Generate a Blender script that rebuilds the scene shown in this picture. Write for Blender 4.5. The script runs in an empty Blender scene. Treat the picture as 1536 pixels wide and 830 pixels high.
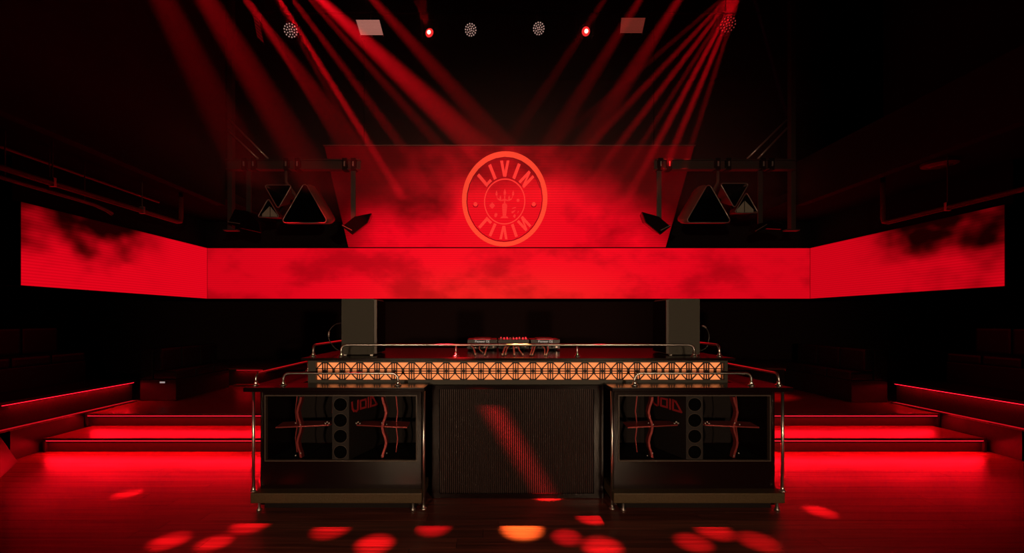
import bpy, bmesh, math, random
from mathutils import Vector, Matrix
random.seed(7)
R = math.radians
# ------------------------------------------------------------------ camera
F, VX, VY, H = 640.0, 739.0, 479.0, 1.6       # focal length (px), vanishing point (px), eye height (m)
scn = bpy.context.scene
C = scn.collection
cam_d = bpy.data.cameras.new('camera'); cam = bpy.data.objects.new('camera', cam_d); C.objects.link(cam)
cam_d.sensor_width = 36; cam_d.lens = F / 1536 * 36
cam_d.shift_x = (768 - VX) / 1536; cam_d.shift_y = (VY - 415) / 1536
cam_d.clip_start = 0.05; cam_d.clip_end = 60
cam.location = (0, 0, H); cam.rotation_euler = (R(90), 0, 0)
scn.camera = cam
# ------------------------------------------------------------------ world / exposure
w = bpy.data.worlds.new('world'); scn.world = w; w.use_nodes = True
w.node_tree.nodes['Background'].inputs[0].default_value = (0, 0, 0, 1)
vs = scn.view_settings
vs.view_transform = 'Standard'; vs.look = 'None'; vs.exposure = 0; vs.gamma = 1; vs.use_curve_mapping = False
RED = (1.0, 0.003, 0.011)
def area(name, loc, rot, sx, sy, power, col):
    l = bpy.data.lights.new(name, 'AREA'); l.shape = 'RECTANGLE'; l.size = sx; l.size_y = sy
    l.energy = power; l.color = col
    o = bpy.data.objects.new(name, l); C.objects.link(o); o.location = loc; o.rotation_euler = rot
    return o
def spot(name, loc, target, deg, power, col=RED, blend=0.5, size=0.02):
    l = bpy.data.lights.new(name, 'SPOT'); l.energy = power; l.color = col; l.spot_size = R(deg)
    l.spot_blend = blend; l.shadow_soft_size = size
    o = bpy.data.objects.new(name, l); C.objects.link(o); o.location = loc
    d = Vector(target) - Vector(loc)
    o.rotation_euler = d.to_track_quat('-Z', 'Y').to_euler()
    return o
def P(px, py, d):                                # pixel + distance -> point
    return Vector(((px - VX) / F * d, d, H - (py - VY) / F * d))
def G(px, py, z=0.0):                            # pixel on a horizontal plane
    d = (H - z) * F / (py - VY)
    return P(px, py, d)

# ------------------------------------------------------------------ materials
def principled(name, col, rough=0.5, metal=0.0, spec=0.5, emit=None, es=0.0, bump=None, vary=None):
    m = bpy.data.materials.new(name); m.use_nodes = True
    nt = m.node_tree; b = nt.nodes['Principled BSDF']
    b.inputs['Base Color'].default_value = (*col, 1); b.inputs['Roughness'].default_value = rough
    b.inputs['Metallic'].default_value = metal; b.inputs['Specular IOR Level'].default_value = spec
    if emit:
        b.inputs['Emission Color'].default_value = (*emit, 1); b.inputs['Emission Strength'].default_value = es
    tc = nt.nodes.new('ShaderNodeTexCoord')
    n = nt.nodes.new('ShaderNodeTexNoise')
    sc, st = bump if bump else (40, 0.03)
    n.inputs['Scale'].default_value = sc; n.inputs['Detail'].default_value = 3
    nt.links.new(tc.outputs['Object'], n.inputs['Vector'])
    bp = nt.nodes.new('ShaderNodeBump'); bp.inputs['Strength'].default_value = st; bp.inputs['Distance'].default_value = 0.01
    nt.links.new(n.outputs['Fac'], bp.inputs['Height']); nt.links.new(bp.outputs[0], b.inputs['Normal'])
    if vary:
        r = nt.nodes.new('ShaderNodeValToRGB'); r.color_ramp.elements[0].position = 0.35; r.color_ramp.elements[1].position = 0.65
        r.color_ramp.elements[0].color = (*col, 1); r.color_ramp.elements[1].color = (*vary, 1)
        nt.links.new(n.outputs['Fac'], r.inputs[0]); nt.links.new(r.outputs[0], b.inputs['Base Color'])
    return m
M = {}
M['lacquer'] = principled('black_lacquer', (0.008, 0.0022, 0.0022), 0.2, spec=0.35, bump=(6, 0.01))
M['matte'] = principled('black_matte', (0.010, 0.007, 0.007), 0.6, spec=0.15)
M['grille'] = principled('grille_cloth', (0.006, 0.005, 0.005), 0.95, spec=0.02)
M['wall'] = principled('dark_wall_paint', (0.03, 0.012, 0.012), 0.8, spec=0.15, bump=(12, 0.05))
M['ceil'] = principled('ceiling_paint', (0.015, 0.013, 0.013), 0.9, spec=0.1)
M['speaker'] = principled('textured_speaker_paint', (0.06, 0.058, 0.05), 0.55, spec=0.4, bump=(350, 0.6), vary=(0.10, 0.095, 0.08))
M['bass'] = principled('bass_bin_paint', (0.014, 0.010, 0.009), 0.5, spec=0.35, bump=(300, 0.3))
M['chrome'] = principled('chrome', (0.90, 0.86, 0.83), 0.30, metal=1.0, bump=(30, 0.005))
M['steel'] = principled('painted_steel', (0.10, 0.085, 0.08), 0.4, metal=0.3, bump=(60, 0.04))
M['bolt'] = principled('bright_bolt', (0.9, 0.86, 0.82), 0.25, metal=0.6)
M['plinth'] = principled('plinth_board', (0.065, 0.040, 0.015), 0.5, spec=0.4, bump=(90, 0.15), vary=(0.085, 0.055, 0.024))
M['fascia'] = principled('olive_black_fascia', (0.03, 0.028, 0.018), 0.5, bump=(60, 0.05))
M['lattice'] = principled('dark_fretwork', (0.03, 0.008, 0.008), 0.5)
M['rib'] = principled('fluted_board', (0.042, 0.019, 0.016), 0.42, spec=0.4)
M['frame'] = principled('frame_edge', (0.07, 0.05, 0.04), 0.4)
M['rim'] = principled('horn_rim', (0.55, 0.47, 0.45), 0.3, metal=0.7)
M['shell'] = principled('horn_shell', (0.20, 0.10, 0.09), 0.25, spec=0.6)
M['throat'] = principled('horn_throat_vane', (0.40, 0.36, 0.30), 0.5)
M['pipe'] = principled('red_pipe_paint', (0.22, 0.03, 0.025), 0.4)
M['conduit'] = principled('galvanised_conduit', (0.25, 0.24, 0.21), 0.45, metal=0.4)
M['leather'] = principled('black_leather', (0.006, 0.004, 0.004), 0.45, bump=(80, 0.15))
M['gear'] = principled('black_gear_plastic', (0.02, 0.02, 0.021), 0.35)
M['print'] = principled('white_print_glow', (0.85, 0.83, 0.82), 0.5, emit=(1, 0.95, 0.95), es=0.25)  # faint emission added so the lettering and tag read as lit
M['voidprint'] = principled('red_logo_print', (0.45, 0.03, 0.04), 0.35)
M['brace'] = principled('horn_brace_metal', (0.38, 0.06, 0.06), 0.3, metal=0.5)
M['cable_cream'] = principled('cream_cable', (0.95, 0.72, 0.52), 0.4)
M['cable_black'] = principled('black_cable', (0.03, 0.03, 0.03), 0.35)
M['knob'] = principled('red_lit_button', (0.2, 0.02, 0.02), 0.4, emit=(1, 0.03, 0.04), es=0.9)
def emit(name, col, s):
    m = bpy.data.materials.new(name); m.use_nodes = True; nt = m.node_tree
    b = nt.nodes['Principled BSDF']; b.inputs['Base Color'].default_value = (0.02, 0.01, 0.01, 1)
    b.inputs['Emission Color'].default_value = (*col, 1); b.inputs['Emission Strength'].default_value = s
    return m
M['strip'] = emit('red_led_strip', (1.0, 0.01, 0.03), 2.2)
M['strip_and_ledge_glow'] = emit('red_led_strip_and_ledge_glow', (1.0, 0.012, 0.025), 0.35)  # back tier strips, and the painted glow on the side ledges
M['back_orange'] = emit('orange_backlight', (1.0, 0.26, 0.075), 1.05)
M['lens_hot'] = emit('hot_lamp_lens', (1.0, 0.42, 0.25), 6.0)
M['lens_red'] = emit('red_lamp_lens', (1.0, 0.03, 0.03), 0.9)
M['led_dot'] = emit('led_dot', (1.0, 0.60, 0.50), 0.5)  # weak emission stands in for light reflected in the lenses
M['led_dot_red'] = emit('led_dot_red', (1.0, 0.10, 0.09), 0.22)  # same painted lens reflection, redder
M['strobe'] = emit('strobe_tube', (1.0, 0.36, 0.28), 0.42)
M['strobe_dim'] = emit('strobe_tube_dim', (1.0, 0.14, 0.09), 0.16)
M['strobe_caught_red'] = emit('slat_caught_red_light', (1.0, 0.01, 0.02), 0.09)  # red light caught by the slats, put in as weak emission
M['logo_ring'] = emit('logo_orange', (1.0, 0.060, 0.026), 1.0)
M['logo_text'] = emit('logo_letter_red', (1.0, 0.040, 0.030), 1.0)
M['logo_fine'] = emit('logo_fine_red', (0.95, 0.028, 0.026), 1.0)
M['logo_dark'] = emit('logo_dark_line', (0.16, 0.0, 0.003), 1.0)

def wood():
    m = principled('dark_red_brown_plank', (0.16, 0.10, 0.075), 0.3, spec=0.5)
    nt = m.node_tree; b = nt.nodes['Principled BSDF']
    tc = nt.nodes.new('ShaderNodeTexCoord'); mp = nt.nodes.new('ShaderNodeMapping')
    mp.inputs['Scale'].default_value = (0.8, 22, 22)
    n = nt.nodes.new('ShaderNodeTexNoise'); n.inputs['Scale'].default_value = 1.6; n.inputs['Detail'].default_value = 5
    g = nt.nodes.new('ShaderNodeNewGeometry')
    oi = nt.nodes.new('ShaderNodeObjectInfo')
    nt.links.new(g.outputs['Position'], mp.inputs['Vector'])
    ad = nt.nodes.new('ShaderNodeVectorMath'); ad.operation = 'ADD'
    nt.links.new(mp.outputs[0], ad.inputs[0])
    ml = nt.nodes.new('ShaderNodeMath'); ml.operation = 'MULTIPLY'; ml.inputs[1].default_value = 37.0
    nt.links.new(oi.outputs['Random'], ml.inputs[0]); nt.links.new(ml.outputs[0], ad.inputs[1])
    nt.links.new(ad.outputs[0], n.inputs['Vector'])
    r = nt.nodes.new('ShaderNodeValToRGB'); e = r.color_ramp.elements
    e[0].position = 0.3; e[0].color = (0.07, 0.018, 0.012, 1); e[1].position = 0.72; e[1].color = (0.24, 0.06, 0.04, 1)
    nt.links.new(n.outputs['Fac'], r.inputs[0])
    hv = nt.nodes.new('ShaderNodeHueSaturation')
    mr = nt.nodes.new('ShaderNodeMapRange'); mr.inputs[3].default_value = 0.75; mr.inputs[4].default_value = 1.2
    nt.links.new(oi.outputs['Random'], mr.inputs[0]); nt.links.new(mr.outputs[0], hv.inputs['Value'])
    nt.links.new(r.outputs[0], hv.inputs['Color']); nt.links.new(hv.outputs[0], b.inputs['Base Color'])
    rr = nt.nodes.new('ShaderNodeMapRange'); rr.inputs[3].default_value = 0.24; rr.inputs[4].default_value = 0.42
    nt.links.new(n.outputs['Fac'], rr.inputs[0]); nt.links.new(rr.outputs[0], b.inputs['Roughness'])
    return m
M['wood'] = wood()
M['riser'] = principled('riser_board', (0.02, 0.009, 0.008), 0.5, bump=(30, 0.05))

def led_screen(name, kind):
    """what the wall of LEDs shows: red smoke"""
    m = bpy.data.materials.new(name); m.use_nodes = True; nt = m.node_tree; L = nt.links.new; N = nt.nodes.new
    b = nt.nodes['Principled BSDF']; b.inputs['Base Color'].default_value = (0.006, 0.004, 0.004, 1); b.inputs['Roughness'].default_value = 0.7; b.inputs['Specular IOR Level'].default_value = 0.15
    g = N('ShaderNodeNewGeometry'); sp = N('ShaderNodeSeparateXYZ'); L(g.outputs['Position'], sp.inputs[0])
    def math_(op, a, b_=None, clamp=False):
        n = N('ShaderNodeMath'); n.operation = op; n.use_clamp = clamp
        for i, v in enumerate((a, b_)):
            if v is None: continue
            if isinstance(v, (int, float)): n.inputs[i].default_value = v
            else: L(v, n.inputs[i])
        return n.outputs[0]
    def mrange(v, a, b_, c, d, smooth=True):
        n = N('ShaderNodeMapRange'); n.interpolation_type = 'SMOOTHSTEP' if smooth else 'LINEAR'
        L(v, n.inputs[0])
        for i, k in enumerate((a, b_, c, d)): n.inputs[i + 1].default_value = k
        return n.outputs[0]
    def noise(scale, detail, seed, stretch=(1, 1, 1), rough=0.55):
        mp = N('ShaderNodeMapping'); mp.inputs['Scale'].default_value = stretch; mp.inputs['Location'].default_value = (seed, seed * 1.7, seed * 0.6)
        L(g.outputs['Position'], mp.inputs[0])
        n = N('ShaderNodeTexNoise'); n.inputs['Scale'].default_value = scale; n.inputs['Detail'].default_value = detail
        n.inputs['Roughness'].default_value = rough
        L(mp.outputs[0], n.inputs['Vector']); return n.outputs['Fac']
    X, Y, Z = sp.outputs
    xc = math_('ABSOLUTE', math_('SUBTRACT', X, 0.25))
    if kind == 'band':
        cl = mrange(noise(1.3, 4, 3.1, (0.7, 1, 1.2)), 0.30, 0.56, 0.58, 1.0)
        val = math_('MULTIPLY', cl, mrange(xc, 1.0, 5.6, 1.0, 0.72))
        green = math_('MULTIPLY', mrange(xc, 0.4, 3.2, 1.0, 0.0), mrange(Z, 2.0, 2.8, 1.0, 0.1))
    elif kind == 'upper':
        base = math_('ADD', mrange(Z, 2.9, 4.3, 0.95, 0.16), math_('MULTIPLY', math_('SUBTRACT', noise(1.15, 4, 6.4, (0.8, 1, 1)), 0.5), 2.1))
        ctr = math_('MULTIPLY', mrange(xc, 0.2, 1.6, 0.45, 0.0), mrange(Z, 4.3, 3.7, 0.2, 1.0))
        val = math_('ADD', base, ctr)
        dark_low = mrange(xc, 2.35, 3.1, 1.0, 0.45)
        val = math_('MULTIPLY', val, dark_low)
        val = math_('MULTIPLY', val, mrange(math_('ADD', math_('MULTIPLY', xc, 0.55), math_('SUBTRACT', Z, 2.95)), 1.3, 2.45, 1.0, 0.12))
        val = math_('MAXIMUM', math_('MINIMUM', val, 0.92), 0.06)
        green = math_('MULTIPLY', mrange(xc, 0.2, 1.5, 0.25, 0.0), 1.0)
    else:
        # wings: smoke gathers towards the free end and the top
        end = mrange(Y, 7.35, 6.0, 0.0, 1.0)
        top = mrange(Z, 2.05, 2.95, 0.05, 1.0)
        nz = math_('MULTIPLY', math_('SUBTRACT', noise(1.7, 2.5, 1.3 if kind == 'wing_l' else 1.9, (1, 0.8, 1.2)), 0.5), 2.2)
        dk = math_('MULTIPLY', end, math_('ADD', top, nz), True)
        dk = mrange(dk, 0.0, 1.05, 1.0, 0.006)
        val = math_('MULTIPLY', dk, 0.80 if kind == 'wing_l' else 0.66)
        green = math_('MULTIPLY', 0.0, 1.0)
    # the lamp rows of the screen
    wv = N('ShaderNodeTexWave'); wv.bands_direction = 'Z'; wv.inputs['Scale'].default_value = 1 / 0.036 * 0.31831 * math.pi / 1.0 * 0.1 * 3.14
    L(g.outputs['Position'], wv.inputs['Vector'])
    rows = mrange(wv.outputs['Fac'], 0, 1, 0.80, 1.0, False)
    val = math_('MULTIPLY', val, rows)
    cmb = N('ShaderNodeCombineColor')
    cmb.inputs[0].default_value = 1.0
    L(math_('ADD', math_('MULTIPLY', green, 0.011), 0.0015), cmb.inputs[1])
    cmb.inputs[2].default_value = 0.013
    L(cmb.outputs[0], b.inputs['Emission Color']); L(val, b.inputs['Emission Strength'])
    return m
for k in ('band', 'upper', 'wing_l', 'wing_r'): M['led_' + k] = led_screen('red_smoke_picture_' + k, k)

# ------------------------------------------------------------------ mesh helpers
class MB:
    def __init__(s): s.bm = bmesh.new()
    def box(s, x0, x1, y0, y1, z0, z1, bev=0.0, rot=None, piv=None):
        n0 = len(s.bm.verts)
        b = bmesh.new()
        bmesh.ops.create_cube(b, size=1)
        for v in b.verts: v.co = Vector(((x0 + x1) / 2 + v.co.x * (x1 - x0), (y0 + y1) / 2 + v.co.y * (y1 - y0), (z0 + z1) / 2 + v.co.z * (z1 - z0)))
        if bev: bmesh.ops.bevel(b, geom=b.edges[:], offset=bev, segments=2, affect='EDGES', profile=0.7)
        if rot is not None:
            p = Vector(piv) if piv is not None else Vector(((x0 + x1) / 2, (y0 + y1) / 2, (z0 + z1) / 2))
            for v in b.verts: v.co = rot @ (v.co - p) + p
        s._add(b); return s
    def _add(s, b):
        me = bpy.data.meshes.new('tmp'); b.to_mesh(me); b.free(); s.bm.from_mesh(me); bpy.data.meshes.remove(me)
    def tube(s, pts, r, seg=8, closed=False, caps=True):
        pts = [Vector(p) for p in pts]; n = len(pts); rings = []
        up = None
        for i, p in enumerate(pts):
            a = pts[(i - 1) % n] if (i or closed) else p; c = pts[(i + 1) % n] if (i < n - 1 or closed) else p
            t = (c - a).normalized()
            if up is None:
                up = Vector((0, 0, 1)) if abs(t.z) < 0.9 else Vector((1, 0, 0))
            u = (up - t * up.dot(t))
            u = u.normalized() if u.length > 1e-5 else t.orthogonal().normalized()
            up = u; v = t.cross(u)
            rr = r[i] if isinstance(r, (list, tuple)) else r
            rings.append([s.bm.verts.new(p + (u * math.cos(2 * math.pi * k / seg) + v * math.sin(2 * math.pi * k / seg)) * rr) for k in range(seg)])
        m = n if closed else n - 1
        for i in range(m):
            A, B = rings[i], rings[(i + 1) % n]
            for k in range(seg): s.bm.faces.new((A[k], A[(k + 1) % seg], B[(k + 1) % seg], B[k]))
        if caps and not closed:
            s.bm.faces.new(rings[0][::-1]); s.bm.faces.new(rings[-1])
        return s
    def prism(s, pts, off):                       # polygon (3-D points) extruded by a vector
        pts = [Vector(p) for p in pts]; off = Vector(off)
        a = [s.bm.verts.new(p) for p in pts]; b = [s.bm.verts.new(p + off) for p in pts]
        n = len(pts)
        s.bm.faces.new(a[::-1]); s.bm.faces.new(b)
        for i in range(n): s.bm.faces.new((a[i], a[(i + 1) % n], b[(i + 1) % n], b[i]))
        return s
    def loft(s, loops, cap0=False, cap1=False):
        rs = [[s.bm.verts.new(Vector(p)) for p in l] for l in loops]; n = len(rs[0])
        for A, B in zip(rs, rs[1:]):
            for i in range(n): s.bm.faces.new((A[i], A[(i + 1) % n], B[(i + 1) % n], B[i]))
        if cap0: s.bm.faces.new(rs[0][::-1])
        if cap1: s.bm.faces.new(rs[-1])
        return s
    def cyl(s, a, b, r, r2=None, seg=16):
        return s.tube([a, b], [r, r if r2 is None else r2], seg)
    def lathe(s, base, prof, axis=(0, 0, 1), seg=14):
        base = Vector(base); ax = Vector(axis).normalized(); u = ax.orthogonal().normalized(); v = ax.cross(u)
        loops = [[base + ax * h + (u * math.cos(2 * math.pi * k / seg) + v * math.sin(2 * math.pi * k / seg)) * max(r, 1e-4) for k in range(seg)] for r, h in prof]
        return s.loft(loops, True, True)
    def ball(s, c, r, seg=6):
        b = bmesh.new(); bmesh.ops.create_uvsphere(b, u_segments=seg, v_segments=max(4, seg - 2), radius=r)
        for v in b.verts: v.co += Vector(c)
        s._add(b); return s
    def build(s, name, mat, parent=None, smooth=False, recalc=True):
        if recalc: bmesh.ops.recalc_face_normals(s.bm, faces=s.bm.faces[:])
        if parent is not None:
            o_ = world_loc(parent)
            for v in s.bm.verts: v.co -= o_
        me = bpy.data.meshes.new(name); s.bm.to_mesh(me); s.bm.free()
        if smooth:
            for p in me.polygons: p.use_smooth = True
        me.materials.append(M[mat] if isinstance(mat, str) else mat)
        o = bpy.data.objects.new(name, me); C.objects.link(o)
        if parent is not None: o.parent = parent
        return o
LOC = {}
def world_loc(o):
    v = Vector((0, 0, 0))
    while o is not None: v += o.location; o = o.parent
    return v
def thing(name, label, cat, loc=(0, 0, 0), group=None):
    o = bpy.data.objects.new(name, None); C.objects.link(o); o.location = loc; o.empty_display_size = 0.1
    o['label'] = label; o['category'] = cat
    if group: o['group'] = group
    return o
def tag(o, label, cat, group=None):
    o['label'] = label; o['category'] = cat
    if group: o['group'] = group
    return o
def recentre(o):                                  # put a one-mesh thing's origin at its base
    vsx = [v.co for v in o.data.vertices]
    c = Vector((sum(v.x for v in vsx) / len(vsx), sum(v.y for v in vsx) / len(vsx), min(v.z for v in vsx)))
    for v in o.data.vertices: v.co -= c
    o.location = c; return o
def struct(name, mb, mat, parent=None):
    o = mb.build(name, mat, parent)
    if parent is None: o['kind'] = 'structure'
    return o
def arc(c, r, a0, a1, n, ex, ey):                 # points of an arc in the plane ex, ey
    ex, ey, c = Vector(ex), Vector(ey), Vector(c)
    return [c + ex * (r * math.cos(a0 + (a1 - a0) * i / n)) + ey * (r * math.sin(a0 + (a1 - a0) * i / n)) for i in range(n + 1)]
def text_mesh(txt, size):
    cu = bpy.data.curves.new('txt', 'FONT'); cu.body = txt; cu.size = size; cu.align_x = 'CENTER'; cu.align_y = 'CENTER'
    cu.extrude = 0.0006; cu.resolution_u = 3
    o = bpy.data.objects.new('txt', cu); C.objects.link(o)
    dg = bpy.context.evaluated_depsgraph_get(); me = bpy.data.meshes.new_from_object(o.evaluated_get(dg))
    bpy.data.objects.remove(o); return me
def put_text(name, txt, size, mat, parent, mtx):
    me = text_mesh(txt, size); me.transform(Matrix.Translation(-world_loc(parent)) @ mtx); me.materials.clear(); me.materials.append(M[mat])
    o = bpy.data.objects.new(name, me); C.objects.link(o); o.parent = parent; return o

CX = 0.235                                        # the room's centre line
# ================================================================== THE SETTING
XL, XR = -5.45, 5.98                              # stair cheeks
Y1, Y2, S1, S2 = 5.15, 5.72, 0.17, 0.34           # the two steps
fl = struct('floor', MB().box(-10.5, 11, -5.5, Y1 + 0.1, -0.2, -0.012), 'matte')
# floorboards
PW = 0.135; y = 1.9; row = 0
while y < Y1:
    x = -8.6 + random.uniform(-1.8, 0); y1 = min(y + PW, Y1)
    while x < 9:
        ln = random.choice((1.8, 2.2, 2.6))
        MB().box(x + 0.0012, x + ln - 0.0012, y + 0.0012, y1 - 0.0012, -0.012, random.uniform(-0.0006, 0.0), 0.0).build('plank', 'wood', fl)
        x += ln
    y += PW; row += 1
MB().box(-10.4, 11, -5.5, 1.9, -0.012, -0.0005).build('floor_area', 'wood', fl)['kind'] = 'stuff'
# shell
struct('wall_left', MB().box(-9.4, -9.2, -5.5, 10.2, 0, 7.2), 'wall')
struct('wall_right', MB().box(9.7, 9.9, -5.5, 10.2, 0, 7.2), 'wall')
struct('wall_back', MB().box(-9.4, 9.9, 10.0, 10.2, 0, 7.2), 'wall')
struct('wall_front', MB().box(-9.4, 9.9, -5.7, -5.5, 0, 7.2), 'wall')
struct('ceiling', MB().box(-9.4, 9.9, -5.7, 10.2, 7.2, 7.4), 'ceil')
# mezzanine edges
ML, MR, MY, MZ = -4.0, 4.54, 6.38, 3.30
struct('trim_1', MB().box(ML - 0.12, ML, -2.0, MY, MZ, 7.2), 'wall')
struct('trim_2', MB().box(MR, MR + 0.12, -2.0, MY, MZ, 3.95), 'wall')
struct('trim_3', MB().box(-9.2, ML - 0.12, -2.0, 9.9, 3.46, 3.6), 'ceil')
struct('trim_4', MB().box(MR + 0.12, 9.7, -2.0, 9.9, 3.46, 3.6), 'ceil')
struct('trim_5', MB().box(MR + 1.3, MR + 1.42, -2.0, MY, 3.6, 7.2), 'wall')
struct('trim_6', MB().box(-9.2, ML - 0.12, -2.12, -2.0, 3.3, 3.6), 'wall')

def nosed_step(name, label, x0, x1, yf, z0, z1, yb):
    t = thing(name, label, 'step', ((x0 + x1) / 2, yf, z0))
    MB().box(x0, x1, yf - 0.03, yb, z1 - 0.03, z1, 0.004).build('tread', 'wood', t)
    MB().box(x0, x1, yf, yf + 0.02, z0, z1 - 0.031).build('riser', 'riser', t)
    MB().box(x0, x1, yf - 0.022, yf - 0.010, z1 - 0.038, z1 - 0.0305).build('light_strip', 'strip', t)
    MB().box(x0 - 0.03, x0 - 0.002, yf - 0.03, yf + 0.02, z0, z1, 0.003).build('end_cap', 'riser', t)
    MB().box(x1 + 0.002, x1 + 0.03, yf - 0.03, yf + 0.02, z0, z1, 0.003).build('end_cap', 'riser', t)
    return t
nosed_step('stair_step', 'lower wooden stair step with red light under its nosing, rising from the floor', XL + 0.08, XR - 0.08, Y1, 0.0, S1, Y2 + 0.02)
nosed_step('stair_step', 'upper wooden stair step with red light under its nosing, reaching the platform', XL + 0.04, XR - 0.04, Y2, S1, S2, Y2 + 0.4)
STEP_W = 23.0
for (a, b) in ((XL + 0.1, -1.75), (2.2, XR - 0.1)):
    for yf, z1, pw in ((Y1, S1, 1.0), (Y2, S2, 0.75)):
        area('step_light', ((a + b) / 2, yf - 0.034, z1 - 0.036), (R(-32), 0, 0), b - a, 0.012, STEP_W * pw, RED)
pf = struct('floor_platform', MB().box(-9.2, 9.7, Y2 + 0.4, 10.0, 0, S2 - 0.002), 'wood')
# side tiers with a lit lip
def side_tier(x, sgn, y0, y1, label, pw):
    t = thing('side_tier', label, 'platform', (x + sgn * 0.6, y0, 0))
    a, b = sorted((x, x + sgn * 3.4))
    MB().box(a, b, y0 + 0.0, y1, 0, 0.335).build('stair_cheek', 'riser', t)
    a2, b2 = sorted((x - sgn * 0.004, x + sgn * 3.4))
    MB().box(a2, b2, y0 - 0.10, y1, 0.335, 0.355, 0.003).build('ledge', 'wood', t)
    a3, b3 = sorted((x + sgn * 0.075, x + sgn * 3.4))
    MB().box(a3, b3, y0 - 0.08, y1, 0.355, 0.635).build('upper_face', 'matte', t)
    a4, b4 = sorted((x + sgn * 0.015, x + sgn * 3.4))
    MB().box(a4, b4, y0 - 0.10, y1, 0.635, 0.67, 0.003).build('top', 'riser', t)
    g0, g1 = sorted((x + sgn * 0.004, x + sgn * 0.058))
    MB().box(g0, g1, y0 - 0.09, y1 - 0.02, 0.3555, 0.3585).build('ledge_painted_glow', 'strip_and_ledge_glow', t)  # no lamp: glowing strip stands in for light falling on the ledge
    s0, s1 = sorted((x + sgn * 0.03, x + sgn * 0.042))
    MB().box(s0, s1, y0 - 0.05, y1 - 0.02, 0.626, 0.634).build('light_strip', 'strip', t)
    o = area('tier_light', (x + sgn * 0.036, (y0 + y1) / 2, 0.624), (0, 0, 0), 0.01, y1 - y0 - 0.1, pw, RED)
    return t
side_tier(XL, -1, 4.82, 6.54, 'raised side platform with red lit lip beside the brighter red pipe', 11.0)
side_tier(XR, 1, 4.82, 6.40, 'raised side platform with red lit lip beside the mezzanine opening', 7.0)
# low tier along the back with short lengths of light
bt = thing('back_tier', 'long low dark platform across the back below the screen', 'platform', (0.26, 8.1, S2))
MB().box(-6.4, 6.9, 8.1, 9.9, S2, 0.64).build('riser', 'riser', bt)
MB().box(-6.4, 6.9, 8.07, 9.9, 0.64, 0.67, 0.003).build('top', 'wood', bt)
MB().box(-4.85, -4.36, 8.075, 8.095, 0.625, 0.639).build('light_strip', 'strip_and_ledge_glow', bt)
MB().box(5.55, 5.75, 8.075, 8.095, 0.625, 0.639).build('light_strip', 'strip_and_ledge_glow', bt)
MB().box(-4.85, -4.30, 7.98, 8.098, S2, S2 + 0.03, 0.003).build('kick_board', 'wood', bt)
area('tier_light', (-4.6, 8.06, 0.62), (0, 0, 0), 0.5, 0.01, 0.8, RED)

# ================================================================== LED SCREENS
def slab_screen(name, label, mat, quad, nrm, th=0.09):
    """quad: bl, br, tr, tl of the lit face, nrm towards the viewer"""
    q = [Vector(p) for p in quad]; nrm = Vector(nrm).normalized()
    base = (q[0] + q[1]) / 2
    t = thing(name, label, 'led screen', base)
    MB().prism(q, nrm * 0.004).build('display', mat, t)
    ctr = sum(q, Vector()) / 4
    g = [ctr + (p - ctr) * 1.0 for p in q]
    e = [p + ((p - ctr).normalized() * 0.012) - nrm * 0.002 for p in g]
    MB().prism(e, -nrm * th).build('housing', 'matte', t)
    return t
B0, B1 = 1.985, 2.93
SY = 8.0
XBL, XBR = P(311, 0, SY).x, P(1215, 0, SY).x
band = slab_screen('led_screen', 'long straight band of led screen running below the emblem screen', 'led_band',
                   [(XBL + .006, SY, B0), (XBR - .006, SY, B0), (XBR - .006, SY, B1), (XBL + .006, SY, B1)], (0, -1, 0))
slab_screen('led_screen', 'side led screen strip with dark smoke, below the brighter red pipe', 'led_wing_l',
            [(XBL, 4.84, B0), (XBL, SY - .012, B0), (XBL, SY - .012, B1), (XBL, 4.84, B1)], (1, 0, 0))
slab_screen('led_screen', 'side led screen strip with dark smoke, below the mezzanine opening', 'led_wing_r',
            [(XBR, SY - .012, B0), (XBR, 4.96, B0), (XBR, 4.96, B1), (XBR, SY - .012, B1)], (-1, 0, 0))
UT = Vector((0, 6.86, 4.38)); UB = Vector((0, SY - 0.01, B1 + 0.02))
ux0, ux1 = P(523, 0, SY).x, P(998, 0, SY).x
us = (UT - UB).normalized(); un = Vector((0, -us.z, us.y))
if un.y > 0: un = -un
up_s = slab_screen('led_screen', 'large forward leaning led screen showing a round emblem', 'led_upper',
                   [UB + Vector((ux0, 0, 0)), UB + Vector((ux1, 0, 0)), UT + Vector((ux1, 0, 0)), UT + Vector((ux0, 0, 0))], un)
MB().box(ux0 - 0.02, ux1 + 0.02, UT.y - 0.02, UT.y + 0.03, UT.z + 0.005, UT.z + 0.018).build('top_trim', 'rim', up_s)
for x in (ux0 + 0.6, ux1 - 0.6):
    MB().tube([(x, UT.y + 0.12, UT.z - 0.02), (x, UT.y + 0.12, 7.19)], 0.008, 6).build('hanging_wire', 'matte', up_s)
# wall pieces that carry the screens
struct('trim_7', MB().box(XBL - 0.3, XBL - 0.1, 4.84, 8.3, B0, 3.455), 'ceil')
struct('trim_8', MB().box(XBR + 0.1, XBR + 0.3, 4.96, 8.3, B0, 3.455), 'ceil')
struct('trim_9', MB().box(XBL - 0.1, XBR + 0.1, 8.12, 8.3, B0, 3.455), 'ceil')

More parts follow.
